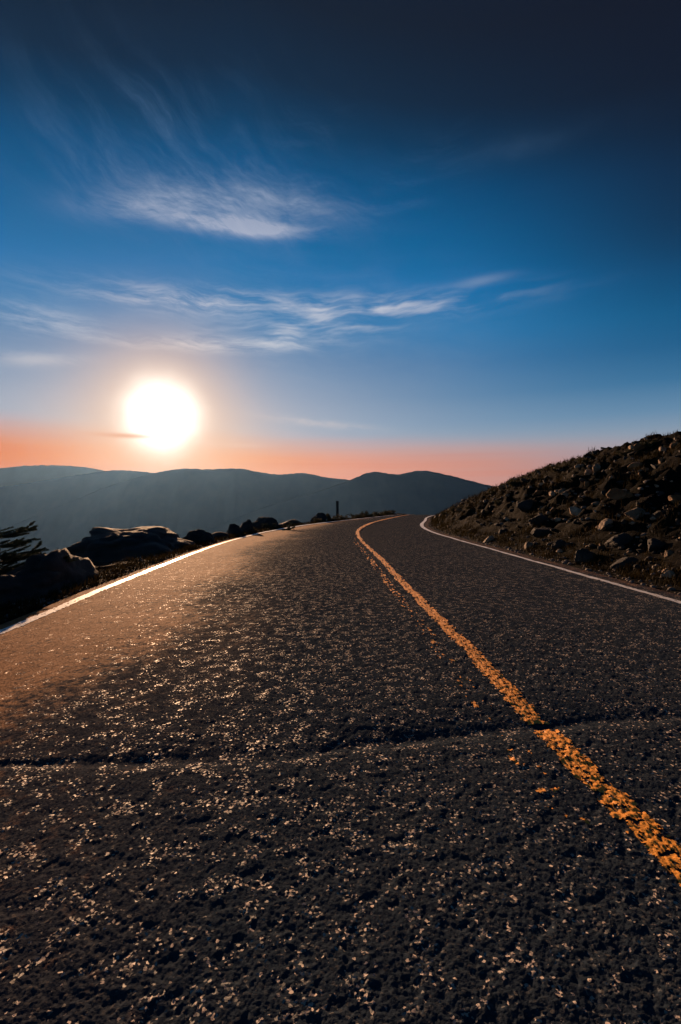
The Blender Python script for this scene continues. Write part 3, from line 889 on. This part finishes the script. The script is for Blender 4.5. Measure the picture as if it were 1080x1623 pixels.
def spruce(name, base, height, branches, label, seed, needle=0.028, dens=1.0, group=None):
    """branches: (height fraction, azimuth, length, lift)"""
    rs = np.random.RandomState(seed)
    root = empty(name, base)
    hs = np.linspace(0, 1, 9)
    trunk = np.stack([0.05 * np.sin(hs * 4) * height * 0.3, 0.03 * np.cos(hs * 5) * height * 0.3, hs * height - 0.08], 1)
    mb = MB(); v, f = tube(trunk, 0.03 * height * (1 - hs * 0.9) + 0.004, 8); mb.add(v, f); mb.build('trunk', M_BARK, root, True)
    wood, leaf = MB(), MB()
    needles(leaf, trunk[5:], needle, rs, int(300 * dens))
    for hf, azm, L, lift in branches:
        p0 = np.array([np.interp(hf, hs, trunk[:, i]) for i in range(3)])
        s_ = np.linspace(0, 1, 8)
        dirn = np.array([math.cos(azm), math.sin(azm), 0])
        path = p0 + dirn * (L * s_)[:, None] + np.array([0, 0, 1.0]) * (L * (-0.10 * np.sin(s_ * np.pi) + lift * s_ ** 2))[:, None]
        path[1:] += rs.randn(7, 3) * L * 0.012
        v, f = tube(path, 0.012 * (1 - s_ * 0.8) * (0.5 + L), 5); wood.add(v, f)
        needles(leaf, path[2:], needle, rs, int(900 * L * dens))
        for q in range(int(26 * max(L, 0.35))):
            t0 = 0.15 + 0.82 * rs.rand(); i = min(int(t0 * 7), 6); p = path[i] + (path[i + 1] - path[i]) * (t0 * 7 - i)
            side = 1 if q % 2 else -1
            dd = dirn * 0.85 + np.array([-dirn[1], dirn[0], 0]) * side * 0.75 + np.array([0, 0, rs.uniform(-0.15, 0.3)])
            dd /= np.linalg.norm(dd); l2 = L * (0.42 * (1 - t0) + 0.10) * rs.uniform(0.7, 1.2)
            ss = np.linspace(0, 1, 5)[:, None]
            tw = p + dd * l2 * ss + np.array([0, 0, 0.12]) * l2 * ss ** 2
            v, f = tube(tw, 0.004 * (1 - ss[:, 0] * 0.7), 4); wood.add(v, f)
            needles(leaf, tw, needle, rs, int((160 + 1500 * l2) * dens))
    wood.build('branches', M_BARK, root); leaf.build('crown', M_NEEDLE, root)
    return tag(root, label, 'tree', group)


ty = 6.9
tx = (-66 - 540) / PXF * ty
tz = float(terrain_z(np.array([tx]), np.array([ty]))[0])
th = 1.75
def bh(py): return (CAM_H + (802 - py) / PXF * ty - tz) / th
br = []
rsb = random.Random(8)
for py, tipx, lift in ((833, 54, 0.10), (848, 32, 0.02), (868, 68, 0.14), (880, 88, 0.03), (896, 66, -0.02), (908, 34, -0.10), (872, 40, 0.0), (888, 40, 0.05)):
    br.append((bh(py), rsb.uniform(-0.25, 0.2), (tipx + 78) / PXF * ty, lift))
for k in range(16):
    hf = rsb.uniform(0.12, 0.95)
    br.append((hf, rsb.uniform(0.9, 5.4), (1.05 - hf) * rsb.uniform(0.7, 1.1), rsb.uniform(-0.05, 0.2)))
spruce('spruce_tree', (tx, ty, tz), th, br, 'wind-bent dark spruce reaching in from the left edge', 3)

sx, sy = (459 - 540) / PXF * 22.3, 22.3
sz = float(terrain_z(np.array([sx]), np.array([sy]))[0])
sb = [(h, a, 0.42 * (1.15 - h), 0.25) for h, a in [(rsb.uniform(0.2, 0.9), rsb.uniform(0, 6.28)) for _ in range(16)]]
spruce('seedling_spruce', (sx, sy, sz), 0.86, sb, 'tiny dark seedling spruce among the rocks left of the road', 5, 0.06, 0.6)


# ------------------------------------------------------------------ low shrubs near the crest and on the slope
def shrub_meshes(seed):
    rs = np.random.RandomState(seed)
    wood, leaf = MB(), MB()
    for b in range(14):
        a = rs.rand() * 6.28; up = 0.5 + 0.6 * rs.rand(); out_ = 0.35 + 0.65 * rs.rand()
        s_ = np.linspace(0, 1, 5)[:, None]
        path = np.array([math.cos(a) * out_, math.sin(a) * out_, 0]) * s_ ** 0.8 + np.array([0, 0, up]) * s_ + rs.randn(5, 3) * 0.03
        path[0] = 0
        v, f = tube(path, 0.02 * (1 - s_[:, 0] * 0.8), 4); wood.add(v, f)
        k = 110
        t = rs.rand(k) ** 0.7; c = np.stack([np.interp(t, s_[:, 0], path[:, i]) for i in range(3)], 1) + rs.randn(k, 3) * 0.10
        u = rs.randn(k, 3); u /= np.linalg.norm(u, axis=1)[:, None]; w = np.cross(u, rs.randn(k, 3)); w /= np.linalg.norm(w, axis=1)[:, None]
        L = (0.05 + 0.05 * rs.rand(k))[:, None]
        leaf.add(np.stack([c - u * L, c + w * L * 0.5, c + u * L, c - w * L * 0.5], 1).reshape(-1, 3), q=np.arange(k)[:, None] * 4 + np.arange(4))
    return wood, leaf


shr = []
for s_ in range(3):
    w_, l_ = shrub_meshes(60 + s_)
    a_ = w_.build('stems', M_BARK); b_ = l_.build('foliage', M_SHRUB)
    shr.append((a_.data, b_.data))
    bpy.data.objects.remove(a_); bpy.data.objects.remove(b_)


def put_shrub(x, y, s, label, group, i):
    z = float(terrain_z(np.array([x]), np.array([y]))[0])
    r = empty('low_shrub', (x, y, z - 0.03)); r.scale = (s * 1.3, s * 1.3, s); r.rotation_euler.z = i * 1.7
    for nm, d in zip(('stems', 'foliage'), shr[i % 3]):
        o = bpy.data.objects.new(nm, d); COL.objects.link(o); o.parent = r
    tag(r, label, 'shrub', group)


i = 0
for px, y, s in ((546, 33, 0.35), (556, 36, 0.5), (568, 39, 0.4), (580, 43, 0.45), (592, 47, 0.55), (603, 51, 0.5), (614, 55, 0.6), (624, 58, 0.55), (575, 46, 0.35), (598, 55, 0.5), (610, 60, 0.55), (436, 21, 0.25), (478, 24, 0.3)):
    x = min((px - 540) / PXF * y, float(EDGE_L(y)) - 0.5)
    put_shrub(x, y, s, 'low dark shrub in the row behind the post along the left edge' if i < 11 else ('scrubby bush between the long low rock and the seedling spruce', 'scrubby bush right of the seedling spruce')[i - 11], 'shrubs along the left edge', i); i += 1
for px, py in ((686, 815), (698, 806), (712, 800), (730, 796), (745, 786), (760, 782), (708, 818), (722, 812), (742, 806), (780, 784), (815, 770), (845, 762), (880, 748), (925, 735), (960, 726), (990, 722), (1030, 708), (760, 812), (790, 800)):
    x, y = on_ground(px, py, 10, 72)
    if x < float(EDGE_R(y)) + 0.4: x = float(EDGE_R(y)) + 0.6
    put_shrub(x, y, (0.14 + 0.08 * (i % 3)) * min(1.6, 0.5 + y / 45), 'low brown shrub growing on the right hillside above the bend', 'shrubs on the right hillside', i); i += 1

# ------------------------------------------------------------------ wooden post by the left edge
py_ = 38.0
pxm = (535 - 540) / PXF * py_
pxm = min(pxm, float(EDGE_L(py_)) - 0.25)
pz = float(terrain_z(np.array([pxm]), np.array([py_]))[0])
ptop = CAM_H + (802 - 794) / PXF * py_
bm = bmesh.new(); bmesh.ops.create_cone(bm, cap_ends=True, segments=14, radius1=0.105, radius2=0.098, depth=ptop - pz + 0.3)
bmesh.ops.bevel(bm, geom=[e for e in bm.edges if all(v.co.z > 0 for v in e.verts)], offset=0.015, segments=2, affect='EDGES')
me = bpy.data.meshes.new('post'); bm.to_mesh(me); bm.free(); me.materials.append(M_WOOD)
po = bpy.data.objects.new('wooden_post', me); COL.objects.link(po); po.location = (pxm, py_, (ptop + pz - 0.3) / 2)
tag(po, 'dark upright wooden post beside the left edge of the road', 'post')
